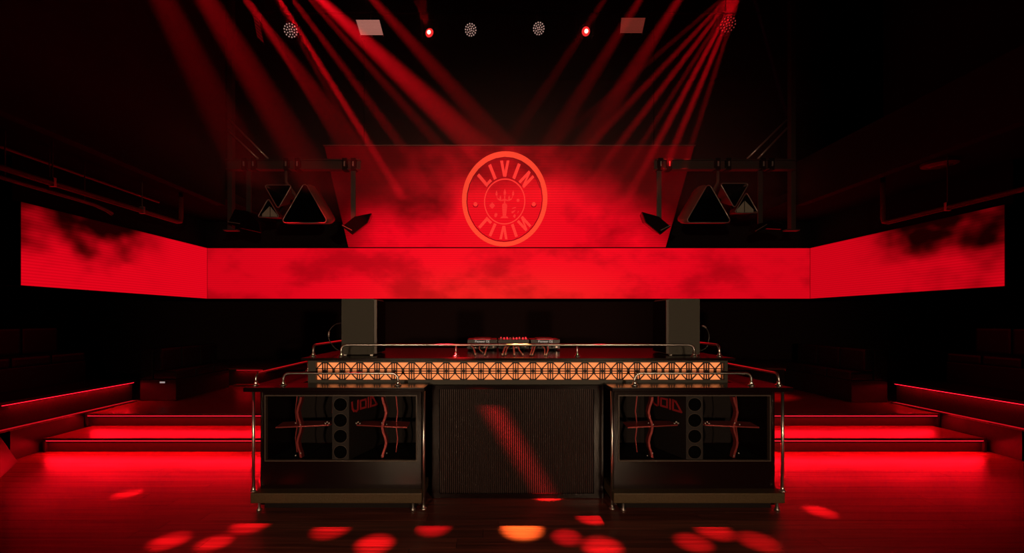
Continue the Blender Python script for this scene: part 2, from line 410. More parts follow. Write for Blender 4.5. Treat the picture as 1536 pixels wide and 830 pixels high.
# ---- emblem on the upper screen
lc = UB + us * (0.484 * (UT - UB).length) + Vector((P(757, 0, 7.43).x, 0, 0)) + un * 0.0046
LW, LH = 0.75, 0.875
def E(u, v, k=0.0): return lc + Vector((u * LW, 0, 0)) + us * (v * LH) + un * (0.0012 * k)
logo = bpy.data.objects.new('emblem', None); C.objects.link(logo); logo.parent = up_s; logo.location = lc - world_loc(up_s)
logo['label'] = 'round orange red emblem with the word LIVIN twice around a candelabrum'
def flat(polys, name, mat, k):
    mb = MB()
    for p in polys: mb.prism([E(u, v, k) for u, v in p], un * 0.001)
    return mb.build(name, mat, logo)
def ring(r0, r1, name, mat, k, a0=0.0, a1=360.0, wob=0.0):
    n = 72; polys = []
    for i in range(n):
        t0 = R(a0 + (a1 - a0) * i / n); t1 = R(a0 + (a1 - a0) * (i + 1) / n)
        w0 = wob * math.sin(i * 1.9) * math.cos(i * .7); w1 = wob * math.sin((i + 1) * 1.9) * math.cos((i + 1) * .7)
        polys.append([((r0 + w0) * math.cos(t0), (r0 + w0) * math.sin(t0)), ((r1 + w0) * math.cos(t0), (r1 + w0) * math.sin(t0)),
                      ((r1 + w1) * math.cos(t1), (r1 + w1) * math.sin(t1)), ((r0 + w1) * math.cos(t1), (r0 + w1) * math.sin(t1))])
    return flat(polys, name, mat, k)
ring(0.885, 0.99, 'outer_ring', 'logo_ring', 0)
ring(0.865, 0.885, 'ring_line', 'logo_dark', 1, 25, 200, 0.006)
ring(0.835, 0.848, 'ring_line', 'logo_dark', 1, 20, 150, 0.008)
ring(0.86, 0.875, 'ring_line', 'logo_dark', 1, 200, 385, 0.006)
ring(0.455, 0.48, 'inner_ring', 'logo_text', 0)
ring(0.50, 0.512, 'ring_line', 'logo_dark', 1, 40, 140, 0.006)
GL = {'L': [[(-.5, 0), (-.1, 0), (-.1, 1), (-.5, 1)], [(-.1, 0), (.5, 0), (.5, .2), (-.1, .2)]],
      'I': [[(-.2, 0), (.2, 0), (.2, 1), (-.2, 1)]],
      'V': [[(-.6, 1), (-.22, 1), (.1, 0), (-.2, 0)], [(.25, 1), (.6, 1), (.2, 0), (.1, 0), (-.06, .25)]],
      'N': [[(-.55, 0), (-.2, 0), (-.2, 1), (-.55, 1)], [(.2, 0), (.55, 0), (.55, 1), (.2, 1)], [(-.2, 1), (-.2, .62), (.2, 0), (.2, .38)]]}
for ch, a in (('L', -44), ('I', -25), ('V', -1), ('I', 22), ('N', 46)):
    for flip in (1, -1):
        polys = []
        for p in GL[ch]:
            q = []
            for (u, v) in p:
                rr = 0.51 + v * 0.31; xx = u * 0.17
                th = R(a); ex, ey = math.cos(th), -math.sin(th); fx, fy = math.sin(th), math.cos(th)
                q.append((xx * ex + rr * fx, flip * (xx * ey + rr * fy)))
            polys.append(q if flip > 0 else q[::-1])
        flat(polys, 'letter', 'logo_text', 0)
def disc(u, v, r, n=14): return [(u + r * math.cos(2 * math.pi * i / n), v + r * math.sin(2 * math.pi * i / n)) for i in range(n)]
for s_ in (-1, 1):
    ring_p = [disc(s_ * 0.68, -0.04, 0.045)]
    flat(ring_p, 'stud', 'logo_text', 0)
    flat([[(s_ * 0.68 + r_ * math.cos(R(t)), -0.04 + r_ * math.sin(R(t))) for t, r_ in ((d0, .07), (d0 + 30, .07), (d0 + 30, .056), (d0, .056))] for d0 in range(200, 340, 30)], 'stud_shade', 'logo_dark', 0)
cand = [[(-.10, -.34), (.10, -.34), (.06, -.30), (-.06, -.30)], [(-.04, -.30), (.04, -.30), (.05, -.18), (-.05, -.18)],
        [(-.05, -.18), (.05, -.18), (.06, -.06), (.03, -.02), (-.03, -.02), (-.06, -.06)], [(-.015, -.02), (.015, -.02), (.015, .14), (-.015, .14)],
        [(-.02, .15), (.02, .15), (.03, .2), (0, .28), (-.03, .2)]]
for s_ in (-1, 1):
    pr = [(0.0, .04), (.09, .02), (.17, .06), (.19, .13)]
    for (a, b) in zip(pr, pr[1:]):
        cand.append([(s_ * a[0], a[1]), (s_ * b[0], b[1]), (s_ * (b[0] - .012), b[1] + .03), (s_ * a[0], a[1] + .03)])
    cand.append([(s_ * .19 - .02, .14), (s_ * .19 + .02, .14), (s_ * .19 + .025, .18), (s_ * .19, .25), (s_ * .19 - .025, .18)])
    cand.append([(s_ * .10 - .018, .05), (s_ * .10 + .018, .05), (s_ * .10 + .02, .09), (s_ * .10, .15), (s_ * .10 - .02, .09)])
flat(cand, 'candelabrum', 'logo_fine', 0)
flat([[(-.36, -.07), (-.29, -.14), (-.22, -.07), (-.29, 0.0)]], 'diamond', 'logo_fine', 0)
flat([disc(-.20, -.26, .035), disc(-.21, -.29, .03)], 'club', 'logo_fine', 0)
flat([disc(.31, .04, .035)], 'stud', 'logo_fine', 0)
flat([[(.18, -.14), (.27, -.12), (.26, -.10), (.18, -.12)], [(.16, -.2), (.26, -.16), (.24, -.2), (.18, -.24)], [(.2, -.3), (.25, -.34), (.27, -.28), (.24, -.25)], [(.3, -.24), (.34, -.2), (.32, -.18)]], 'spade', 'logo_fine', 0)

# ================================================================== DJ BOOTH
BZ = 1.256
bo = thing('dj_booth', 'central dj desk with glowing orange fretwork front and glossy top', 'dj desk', (CX, 4.4, 0))
MB().box(-1.60, 2.07, 4.26, 4.94, 0.0, 1.228).build('carcass', 'lacquer', bo)
MB().box(-1.70, 2.15, 3.775, 5.10, 1.231, BZ, 0.006).build('worktop', 'lacquer', bo)
# fretwork front
LY = 3.84; cell = 26.05 / F * LY
lx0 = P(474, 0, LY).x; lz0, lz1 = P(0, 570.2, LY).z, P(0, 544.0, LY).z
lx1 = lx0 + 23.5 * cell
lzc = (lz0 + lz1) / 2
MB().box(lx0 - 0.01, lx1 + 0.01, LY + 0.030, LY + 0.038, lz0 - 0.01, lz1 + 0.01).build('backlight', 'back_orange', bo)
fr = MB()
fr.box(lx0 - 0.07, lx1 + 0.03, LY - 0.006, LY + 0.05, lz1, 1.23).box(lx0 - 0.07, lx1 + 0.03, LY - 0.006, LY + 0.05, 1.012, lz0)
fr.box(lx0 - 0.07, lx0, LY - 0.005, LY + 0.05, lz0, lz1).box(lx1, lx1 + 0.03, LY - 0.005, LY + 0.05, lz0, lz1)
fr.build('fretwork_frame', 'fascia', bo)
def motif(half=None):
    mb = MB(); s = cell / 270.0; a = LY + 0.002; b = LY + 0.012
    def bar(x0, x1, z0, z1):
        if half: x0 = max(x0, 0)
        if x1 <= x0: return
        mb.box(x0 * s, x1 * s, a, b, z0 * s, z1 * s)
    for z in (-36, 0, 36):
        t = 8 if z == 0 else 7
        bar(-135, 135, z - t, z + t)
    for x in (-99, 99): bar(x - 8, x + 8, -136, 136)
    bar(-135, -127, -136, 136); bar(127, 135, -136, 136)
    bar(-20, 20, -48, 48); bar(-135, -112, -22, 22); bar(112, 135, -22, 22)
    bar(-135, -94, 120, 136); bar(94, 135, 120, 136); bar(-135, -94, -136, -120); bar(94, 135, -136, -120)
    for sx in (-1, 1):
        if half and sx < 0: continue
        for sz in (-1, 1):
            p0 = Vector((0, 0, sz * 34)); p1 = Vector((sx * 96, 0, sz * 132)); d = (p1 - p0).normalized(); n = Vector((-d.z, 0, d.x)) * 9
            q = [p0 + n, p1 + n, p1 - n, p0 - n]
            mb.prism([Vector((max(v.x, 0) * s if sx > 0 else min(v.x, 0) * s, a, v.z * s)) for v in q], (0, b - a, 0))
    return mb
m0 = motif(); first = None
for k in range(23):
    loc = Vector((lx0 + (k + 1) * cell, 0, lzc))
    if first is None:
        first = m0.build('fretwork_motif', 'lattice'); o = first
    else:
        o = first.copy(); C.objects.link(o)
    o.parent = bo; o.location = loc - bo.location
    o.location.y = -bo.location.y
hm = motif(True).build('fretwork_motif', 'lattice'); hm.parent = bo; hm.location = Vector((lx0 - bo.location.x, -bo.location.y, lzc - bo.location.z))
# fluted front between the cabinets
CY = 3.80
fx0, fx1 = P(648, 0, CY).x, P(905, 0, CY).x; gx0, gx1 = P(659, 0, CY).x, P(891, 0, CY).x
gz0, gz1 = 0.045, 0.975
pn = MB().box(fx0, gx0, CY, CY + 0.09, 0.005, 1.008).box(gx1, fx1, CY, CY + 0.09, 0.005, 1.008).box(gx0, gx1, CY, CY + 0.09, gz1, 1.008).box(gx0, gx1, CY, CY + 0.09, 0.005, gz0).build('panel_frame', 'lacquer', bo)
MB().box(gx0, gx1, CY + 0.03, CY + 0.045, gz0, gz1).build('panel_back', 'matte', bo)
rb = MB(); n_r = 78; pitch = (gx1 - gx0) / n_r
for i in range(n_r):
    xc_ = gx0 + (i + 0.5) * pitch
    rb.prism([(xc_ - pitch * .36, CY + 0.03, gz0), (xc_ - pitch * .18, CY + 0.014, gz0), (xc_ + pitch * .18, CY + 0.014, gz0), (xc_ + pitch * .36, CY + 0.03, gz0)], (0, 0, gz1 - gz0))
rbo = rb.build('flute', 'rib', bo); rbo['kind'] = 'stuff'
# chrome rails
def flange(mb, p, k=1.0):
    return mb.lathe(p, [(0.030 * k, 0), (0.031 * k, 0.006), (0.020 * k, 0.013), (0.015 * k, 0.020), (0.017 * k, 0.026), (0.013 * k, 0.034)])
def rail(parent, a, b, h, r=0.0105, mids=(), bend=0.05):
    a, b = Vector(a), Vector(b); d = (b - a).normalized(); z = Vector((0, 0, 1))
    pts = [a + z * 0.01, a + z * (h - bend)] + arc(a + z * (h - bend) + d * bend, bend, math.pi, math.pi / 2, 5, d, z)[1:]
    pts += arc(b + z * (h - bend) - d * bend, bend, math.pi / 2, 0, 5, d, z) + [b + z * 0.01]
    o = MB().tube(pts, r, 10).build('rail', 'chrome', parent, smooth=True)
    for m in (a, b) + tuple(Vector(q) for q in mids):
        flange(MB(), m).build('rail_flange', 'chrome', o, smooth=True)
    for m in mids:
        MB().cyl(Vector(m) + z * 0.01, Vector(m) + z * h, r * 0.8, seg=8).build('rail_post', 'chrome', o, smooth=True)
    return o
uy = 3.90
rail(bo, (P(512, 0, uy).x, uy, BZ), (P(1041, 0, uy).x, uy, BZ), 0.108, mids=[(P(684, 0, uy).x, uy, BZ), (P(866, 0, uy).x, uy, BZ)])
rail(bo, (P(470, 0, uy).x, uy, BZ), (P(470, 0, uy).x, 4.95, BZ), 0.108)
rail(bo, (P(1079, 0, uy).x, uy, BZ), (P(1079, 0, uy).x, 4.95, BZ), 0.108)

WZ = 1.03
def cabinet(xo, xi, label):
    """xo outer side, xi inner side (towards the middle)"""
    s = 1 if xi > xo else -1                       # direction outer -> inner
    c = (xo + xi) / 2
    t = thing('speaker_cabinet', label, 'cabinet', (c, 3.9, 0))
    L_, R_ = min(xo, xi), max(xo, xi)
    yf, yb = 3.63, 4.60
    o_in = sorted((xi, xi + s * 0.02))
    # body panels round the opening
    sw = 0.035
    MB().box(L_, L_ + sw, yf, 4.22, 0.02, 0.994).build('side_panel', 'lacquer', t)
    MB().box(R_ - sw, R_, yf, 4.22, 0.02, 0.994).build('side_panel', 'lacquer', t)
    zo0, zo1 = 0.40, 0.945
    MB().box(L_ + sw, R_ - sw, yf, 4.22, zo1 + 0.012, 0.994).build('top_rail', 'lacquer', t)
    MB().box(L_ + sw, R_ - sw, yf, yf + 0.02, 0.02, zo0 - 0.012).build('lower_panel', 'lacquer', t)
    MB().box(L_ + sw, R_ - sw, yf + 0.02, 4.22, zo0 - 0.05, zo0 - 0.012).build('shelf', 'matte', t)
    e = 0.010
    fr = MB().box(L_ + sw, R_ - sw, yf - 0.006, yf + 0.03, zo1, zo1 + e).box(L_ + sw, R_ - sw, yf - 0.006, yf + 0.03, zo0 - e, zo0)
    fr.box(L_ + sw, L_ + sw + e, yf - 0.006, yf + 0.03, zo0, zo1).box(R_ - sw - e, R_ - sw, yf - 0.006, yf + 0.03, zo0, zo1)
    fr.build('opening_frame', 'frame', t)
    MB().box(L_ - 0.03, R_ + 0.02, 3.53, 3.90, 0.075, 0.158, 0.008).build('plinth', 'plinth', t)
    MB().box(L_ + 0.04, R_ - 0.04, 3.62, 3.89, 0.0, 0.07).build('toe_kick', 'matte', t)
    # top: the front ledge and the arm running back along the desk
    po = xo - s * 0.10
    a, b = sorted((po, xi + s * 0.04))
    MB().box(a, b, 3.545, 3.832, WZ - 0.036, WZ, 0.006).build('worktop', 'lacquer', t)
    a, b = sorted((po, (-1.712 if s > 0 else 2.162)))
    MB().box(a, b, 3.834, 4.75, WZ - 0.036, WZ, 0.004).build('worktop_return', 'lacquer', t)
    a, b = sorted((xo + s * 0.0, (-1.725 if s > 0 else 2.175)))
    MB().box(a, b, 4.25, 4.70, 0.0, WZ - 0.038).build('return_body', 'lacquer', t)
    # chrome posts
    for xp in (xo - s * 0.03, xi + s * 0.025):
        p = MB().cyl((xp, 3.575 if xp == xo - s * 0.03 else 3.60, 0.168 if xp == xo - s * 0.03 else 0.01), (xp, 3.575 if xp == xo - s * 0.03 else 3.60, WZ - 0.037), 0.0125, seg=12).build('post', 'chrome', t, smooth=True)
        flange(MB(), (xp, 3.575 if xp == xo - s * 0.03 else 3.60, 0.158 if xp == xo - s * 0.03 else 0.0), 0.9).build('post_foot', 'chrome', p, smooth=True)
    for xp in (xo + s * 0.02, xi - s * 0.06):
        MB().lathe((xp, 3.57, 0.0), [(0.022, 0), (0.022, 0.012), (0.012, 0.02), (0.012, 0.078)]).build('levelling_foot', 'chrome', t, smooth=True)
    return t
xoL, xiL = P(391, 0, 3.63).x, P(632, 0, 3.63).x
xoR, xiR = P(1162, 0, 3.63).x, P(921, 0, 3.63).x
cabL = cabinet(xoL, xiL, 'black cabinet holding a bass speaker, on the brighter red pipe side of the dj desk')
cabR = cabinet(xoR, xiR, 'black cabinet holding a bass speaker, on the mezzanine opening side of the dj desk')
ry = 3.66
rail(cabL, (P(425, 0, ry).x, ry, WZ), (P(597, 0, ry).x, ry, WZ), 0.105)
rail(cabL, (P(384, 0, ry).x, ry, WZ), (P(384, 0, ry).x, 4.70, WZ), 0.105)
rail(cabR, (P(952, 0, ry).x, ry, WZ), (P(1127, 0, ry).x, ry, WZ), 0.105)
rail(cabR, (P(1168, 0, ry).x, ry, WZ), (P(1168, 0, ry).x, 4.70, WZ), 0.105)

def void_word(mb, org, ex, ey, nrm, h):
    """four drawn letters as flat strokes, ex along, ey up"""
    org, ex, ey, nrm = Vector(org), Vector(ex), Vector(ey), Vector(nrm)
    st = h * 0.20
    def stroke(pts):
        for (a, b) in zip(pts, pts[1:]):
            A, B = Vector((a[0], a[1])), Vector((b[0], b[1])); d = (B - A).normalized(); n = Vector((-d.y, d.x)) * st / h / 2
            A2, B2 = A - d * st / h / 2 * .9, B + d * st / h / 2 * .9
            q = [A2 + n, B2 + n, B2 - n, A2 - n]
            mb.prism([org + ex * (v.x * h) + ey * (v.y * h) for v in q], nrm * 0.002)
    stroke([(0, 1), (0.06, .35), (.25, .08), (.62, 0), (.82, .1), (.85, 1)])
    stroke([(1.2, .08), (1.2, .92), (2.0, .92), (2.0, .08), (1.2, .08)])
    stroke([(2.38, 0), (2.38, 1)])
    stroke([(2.75, 0), (2.75, 1), (3.1, .9), (3.75, 0), (2.75, 0)])
    return mb
def bass_bin(c, xl, xr, label):
    z0, z1 = 0.392, 0.94
    t = thing('bass_speaker', label, 'speaker', (c, 3.85, z0))
    # horn box behind the spine
    yb = 3.885
    depth = 4.16
    hw = 0.072
    sp_ = MB()
    zl, zh = z0 + 0.004, z1 - 0.002
    sp_.prism([(c - hw, 3.648, zl), (c + hw, 3.648, zl), (c + 0.25, 4.15, zl), (c - 0.25, 4.15, zl)], (0, 0, zh - zl))
    spo = sp_.build('centre_spine', 'bass', t)
    for k in range(4):
        zz = zl + (zh - zl) * (k + 0.5) / 4
        MB().cyl((c, 3.6475, zz), (c, 3.6440, zz), 0.0595, seg=24).build('port_ring', 'frame', spo)
        MB().cyl((c, 3.6438, zz), (c, 3.6425, zz), 0.0565, seg=24).build('port', M['hole'], spo)
    MB().box(xl + 0.06, xr - 0.06, 4.155, 4.165, zl, zh).build('horn_back', 'matte', t)
    for sgn in (-1, 1):
        xe = xl + 0.052 if sgn < 0 else xr - 0.052
        # horn side wall
        mid = c + sgn * 0.37
        xin, xout = c + sgn * 0.10, (c + sgn * 0.565)
        # horizontal brace plate
        zc = 0.675
        q = [(xin, 3.76, zc), (xin + sgn * 0.02, 3.70, zc), (mid, 3.665, zc - 0.004), (xout, 3.665, zc - 0.012), (xout, 3.80, zc), (mid, 3.84, zc), (xin, 3.84, zc)]
        MB().prism(q, (0, 0, 0.010)).build('cross_plate', 'brace', t)
        # vertical wavy brace
        n = 12; f_, b_ = [], []
        for i in range(n + 1):
            v = i / n; zz = zl + 0.01 + (zh - zl - 0.02) * v
            wv_ = 0.016 * math.cos(4 * math.pi * v) + 0.004
            f_.append((mid - sgn * wv_ - 0.009, zz)); b_.append((mid - sgn * wv_ + 0.009, zz))
        mb = MB()
        for i in range(n):
            q = [(f_[i][0], 3.672, f_[i][1]), (b_[i][0], 3.672, b_[i][1]), (b_[i + 1][0], 3.672, b_[i + 1][1]), (f_[i + 1][0], 3.672, f_[i + 1][1])]
            mb.prism(q, (0, 0.05, 0))
        mb.build('upright_brace', 'brace', t)
        mb = MB()
        for (dx, yy, zz) in ((-.02, 3.66, zc + 0.035), (.022, 3.66, zc + 0.02), (-.024, 3.67, zl + 0.03), (.02, 3.67, zl + 0.05)):
            MB().ball((mid + dx, yy, zz), 0.0065).build('bolt', 'bolt', t)
        for (dx, zz) in ((0.018, zc + 0.022), (0.034, zc + 0.032), (0.05, zc + 0.020)):
            MB().ball((xin + sgn * dx, 3.70, zz), 0.008).build('bolt', 'bolt', t)
        MB().tube([(mid + sgn * 0.07, 3.80, zl + 0.02), (mid + sgn * 0.085, 3.80, zl + .14), (mid + sgn * 0.07, 3.80, zl + .26), (mid + sgn * 0.085, 3.80, zl + .38), (mid + sgn * 0.07, 3.80, zh - 0.02)], 0.006, 6).build('rear_brace', 'brace', t)
        # name on each flank of the spine
        p0, p1 = Vector((c + sgn * hw, 3.648, 0)), Vector((c + sgn * 0.25, 4.15, 0))
        d = (p1 - p0).normalized(); nr = Vector((sgn * d.y * 1, -abs(d.x), 0)).normalized()
        ex = d if sgn > 0 else -d
        start = p0 + d * 0.04 if sgn > 0 else p0 + d * 0.42
        void_word(MB(), start + nr * 0.0005 + Vector((0, 0, 0.795)), ex * 1.15, Vector((0, 0, 1)), nr, 0.085).build('name_print', 'voidprint', spo)
    return t
M['hole'] = principled('port_dark', (0.003, 0.003, 0.003), 0.9, spec=0.0)
bass_bin((xoL + xiL) / 2 - 0.01, min(xoL, xiL), max(xoL, xiL), 'horn loaded bass speaker with four ports inside the cabinet nearer the brighter red pipe')
bass_bin((xoR + xiR) / 2 + 0.01, min(xoR, xiR), max(xoR, xiR), 'horn loaded bass speaker with four ports inside the cabinet nearer the mezzanine opening')

# monitors on the desk
def monitor(x0, x1, side, label):
    t = thing('monitor_speaker', label, 'speaker', ((x0 + x1) / 2, 4.2, BZ + 0.001))
    z1 = 1.795
    MB().box(x0, x1, 4.06, 4.42, BZ + 0.006, z1, 0.006).build('enclosure', 'speaker', t)
    xi = x1 if side > 0 else x0
    a, b = sorted((xi + side * 0.001, xi + side * 0.022))
    MB().box(a, b, 4.075, 4.405, BZ + 0.02, z1 - 0.015, 0.004).build('grille', 'grille', t)
    MB().box(a, b + 0.004, 4.062, 4.074, BZ + 0.015, z1 - 0.01).build('grille_edge', 'frame', t)
    for xx in (x0 + 0.03, x1 - 0.03):
        MB().box(xx - 0.012, xx + 0.012, 4.08, 4.11, BZ + 0.0005, BZ + 0.0065).build('foot', 'bolt', t)
    return t
monitor(P(512, 0, 4.06).x, P(561, 0, 4.06).x, 1, 'black textured monitor speaker on desk, standing towards the side with the brighter red pipe')
monitor(P(1003, 0, 4.06).x, P(1050, 0, 4.06).x, -1, 'black textured monitor speaker on desk, standing towards the mezzanine opening')
def loop_cable(pts, label):
    # smooth through points
    pts = [Vector(p) for p in pts]; out = []
    for i in range(len(pts) - 1):
        p0 = pts[max(i - 1, 0)]; p1 = pts[i]; p2 = pts[i + 1]; p3 = pts[min(i + 2, len(pts) - 1)]
        for k in range(6):
            t = k / 6
            out.append(0.5 * ((2 * p1) + (-p0 + p2) * t + (2 * p0 - 5 * p1 + 4 * p2 - p3) * t * t + (-p0 + 3 * p1 - 3 * p2 + p3) * t ** 3))
    out.append(pts[-1]); return out
yc = 4.25
for pl, plug, lab in (([(511, 485), (503, 487), (495, 495), (493, 504), (495, 513), (503, 523), (509, 526)], 2, 'looped speaker cable with pale plug behind the monitor towards the brighter red pipe'),
                      ([(1052, 489), (1058, 491), (1063, 500), (1063, 511), (1059, 522), (1050, 526.5)], 0, 'looped speaker cable with pale plug behind the monitor towards the mezzanine opening')):
    pts = [P(a, b, yc) for a, b in pl]
    cp = loop_cable(pts, lab)
    base = Vector(pts[-1])
    t = thing('speaker_cable', lab, 'cable', base)
    MB().tube(cp, 0.005, 8).build('cord', 'cable_black', t, smooth=True)
    i0 = plug * 6 + 2
    MB().tube(cp[i0:i0 + 6], 0.0085, 8).build('plug', 'rim', t, smooth=True)

# ---- players, mixer and their cables
gy = 4.66
def deck(x, w_, label, mixer=False):
    t = thing('mixer' if mixer else 'media_player', label, 'dj mixer' if mixer else 'media player', (x, gy + 0.2, BZ))
    z0, z1 = BZ + 0.018, BZ + 0.122
    MB().box(x - w_ / 2, x + w_ / 2, gy, gy + 0.36, z0, z1, 0.006).build('body', 'gear', t)
    for sx in (-1, 1):
        for yy in (gy + 0.05, gy + 0.31):
            MB().cyl((x + sx * (w_ / 2 - 0.05), yy, BZ + 0.0005), (x + sx * (w_ / 2 - 0.05), yy, z0), 0.018, seg=10).build('foot', 'matte', t)
    if not mixer:
        put_text('brand_print', 'Pioneer DJ', 0.036, 'print', t, Matrix.Translation((x, gy - 0.001, z1 - 0.022)) @ Matrix.Rotation(R(90), 4, 'X'))
        MB().lathe((x, gy + 0.17, z1), [(0.10, 0.0), (0.10, 0.010), (0.092, 0.014), (0.03, 0.015)], seg=20).build('jog_wheel', 'gear', t)
        MB().box(x - 0.09, x + 0.09, gy + 0.02, gy + 0.03, z1, z1 + 0.004).build('screen_edge', 'knob', t)
    else:
        k = 0
        for i in range(9):
            for j in range(2):
                xx = x - w_ / 2 + 0.03 + i * (w_ - 0.06) / 8
                MB().cyl((xx, gy + 0.03 + j * 0.07, z1), (xx, gy + 0.03 + j * 0.07, z1 + 0.016 + 0.006 * ((i + j) % 2)), 0.008, seg=8).build('knob', 'knob' if (i * 2 + j) % 3 else 'bolt', t)
    for i in range(6):
        xx = x - w_ / 2 + 0.04 + i * (w_ - 0.08) / 5
        MB().box(xx - 0.009, xx + 0.009, gy - 0.006, gy + 0.001, z0 + 0.012, z0 + 0.032).build('socket', 'rim' if i % 2 else 'matte', t)
    return t
gxc = 0.230
deck(gxc - 0.345, 0.325, 'black media player with white brand lettering, on the red pipe side of the mixer')
deck(gxc, 0.335, 'black dj mixer with rows of red lit knobs between two media players', True)
deck(gxc + 0.345, 0.325, 'black media player with white brand lettering, on the mezzanine side of the mixer')
CAB = [((707, 522), (711, 527), (713, 533), 'thick cream cable'), ((720, 521), (719, 526), (724, 530), 'curled cream cable'), ((732, 522), (729, 528), (727, 534), 'thin cream cable'),
       ((760, 521), (756, 527), (754, 534), 'thick cream cable'), ((764, 521), (760, 527), (758, 533), 'slim cream cable'), ((776, 521), (779, 528), (785, 534), 'slanting cream cable'),
       ((770, 521), (771, 528), (772, 534), 'upright cream cable'), ((800, 521), (798, 527), (796, 534), 'thin cream cable'), ((803, 521), (801, 528), (799, 534), 'thin cream cable'),
       ((813, 522), (817, 527), (818, 534), 'thin cream cable'), ((821, 522), (822, 528), (822, 535), 'thin cream cable')]
places = ['behind the media player on the red pipe side, outermost', 'behind the media player on the red pipe side, middle one', 'behind the media player on the red pipe side, nearest the mixer',
          'behind the mixer, outermost towards the brighter red pipe', 'behind the mixer, next to the thick cable', 'behind the mixer, lying across the desk', 'behind the mixer, dropping straight to the desk',
          'behind the media player on the mezzanine side, first of a close pair', 'behind the media player on the mezzanine side, second of a close pair',
          'behind the media player on the mezzanine side, bending outward', 'behind the media player on the mezzanine side, outermost']
for (a, b, c_, kind), pl in zip(CAB, places):
    p0 = P(a[0], a[1], gy - 0.012); p0.z = BZ + 0.045
    p2 = G(c_[0], c_[1], BZ + 0.008); p2.y = max(p2.y, 3.96); p2 = Vector((p2.x, p2.y, BZ + 0.008))
    p1 = G(b[0], b[1], BZ + 0.02); p1.z = BZ + 0.035
    r_ = 0.0085 if 'thick' in kind or 'upright' in kind else 0.0068
    o = MB().tube(loop_cable([p0, (p0 + p1) / 2 + Vector((0, 0, 0.012)), p1, p2 + Vector((0, 0, r_))], ''), r_, 8).build('audio_cable', 'cable_cream', smooth=True)
    tag(recentre(o), kind + ' ' + pl, 'cable', 'audio cables behind the players')

# ================================================================== SPEAKERS ON BRACKETS
BY = 6.30
def rtri(c, rad, rot, rc, y, n=5):                 # rounded triangle in the XZ plane
    pts = []
    for k in range(3):
        a = R(rot + 120 * k); v = Vector((math.cos(a), 0, math.sin(a)))
        ctr = Vector((c[0], y, c[1])) + v * (rad - 2 * rc)
        for i in range(n + 1):
            b = a - R(60) + R(120) * i / n
            pts.append(ctr + Vector((math.cos(b), 0, math.sin(b))) * rc)
    return pts
def tri_speaker(mir, label):
    def X(px): return px if mir > 0 else None
    d = 6.1
    if mir > 0:
        horns = [((457, 314), 41, 90, 'big'), ((416, 289), 24, -90, 'mid'), ((400.5, 315.5), 19, 90, 'small')]; hang = 429
    else:
        horns = [((1063, 314), 40, 90, 'big'), ((1103, 287), 25, -90, 'mid'), ((1122, 308), 21, 90, 'small')]; hang = 1077
    p = P(horns[0][0][0], 340, d)
    t = thing('triple_horn_speaker', label, 'speaker', (p.x, d + 0.2, p.z))
    for i, (c, rp, rot, kind) in enumerate(horns):
        q = P(c[0], c[1], d); rad = rp / F * d; cc = (q.x, q.z); rc = rad * 0.10
        y0 = d + 0.02 * i
        front = rtri(cc, rad, rot, rc, y0); n = len(front)
        h = MB().tube(front, 0.008, 6, closed=True).build('horn_rim', 'rim', t, smooth=True)
        loops = [rtri(cc, rad * 0.985, rot, rc * 0.95, y0 + 0.001), rtri(cc, rad * 0.8, rot, rc * 0.8, y0 + 0.10), rtri(cc, rad * 0.5, rot, rc * 0.5, y0 + 0.24)]
        MB().loft(loops, False, True).build('horn_mouth', M['hole'] if kind == 'big' else 'matte', t)
        bl = [0.0, 0.06, 0.16, 0.28, 0.38]; br = [1.015, 1.08, 1.08, 0.95, 0.6] if kind == 'big' else [1.01, 0.92, 0.75, 0.5, 0.3]
        MB().loft([rtri((cc[0] + (mir * b_ * 0.16 if kind == 'big' else 0), cc[1] + (b_ * 0.22 if kind == 'big' else 0)), rad * r_, rot, rc * r_ + 0.01, y0 + 0.002 + b_) for b_, r_ in zip(bl, br)], False, True).build('horn_shell', 'shell', t, smooth=True)
        if kind == 'small':
            for (a, b, w2) in ((-0.55, -0.05, 0), (0.12, 0.55, 0)):
                x0, x1 = q.x + a * rad * mir, q.x + b * rad * mir
                zb = q.z - rad * 0.46
                zt = lambda u: q.z - rad * 0.46 + max(0.08, (0.72 - abs(u)) * 1.35) * rad
                MB().prism([(x0, y0 + 0.012, zb), (x1, y0 + 0.05, zb), (x1, y0 + 0.05, zt(b)), (x0, y0 + 0.012, zt(a))], (0, 0.006, 0)).build('throat_vane', 'throat', t)
    # yoke joining the horns, and the hanging stem
    q0, q1, q2 = [P(h[0][0], h[0][1], d) for h in horns]
    MB().tube([(q0.x, d + 0.32, q0.z), (q1.x, d + 0.32, q1.z), (q2.x, d + 0.30, q2.z)], 0.03, 8).build('yoke', 'matte', t)
    hx = P(hang, 0, d + 0.2).x
    MB().tube([(hx, BY, 3.80), (hx, BY, 3.62), ((q0.x + hx) / 2, d + 0.3, q0.z + 0.16), (q0.x, d + 0.30, q0.z)], 0.024, 8).build('stem', 'shell', t, smooth=True)
    return t
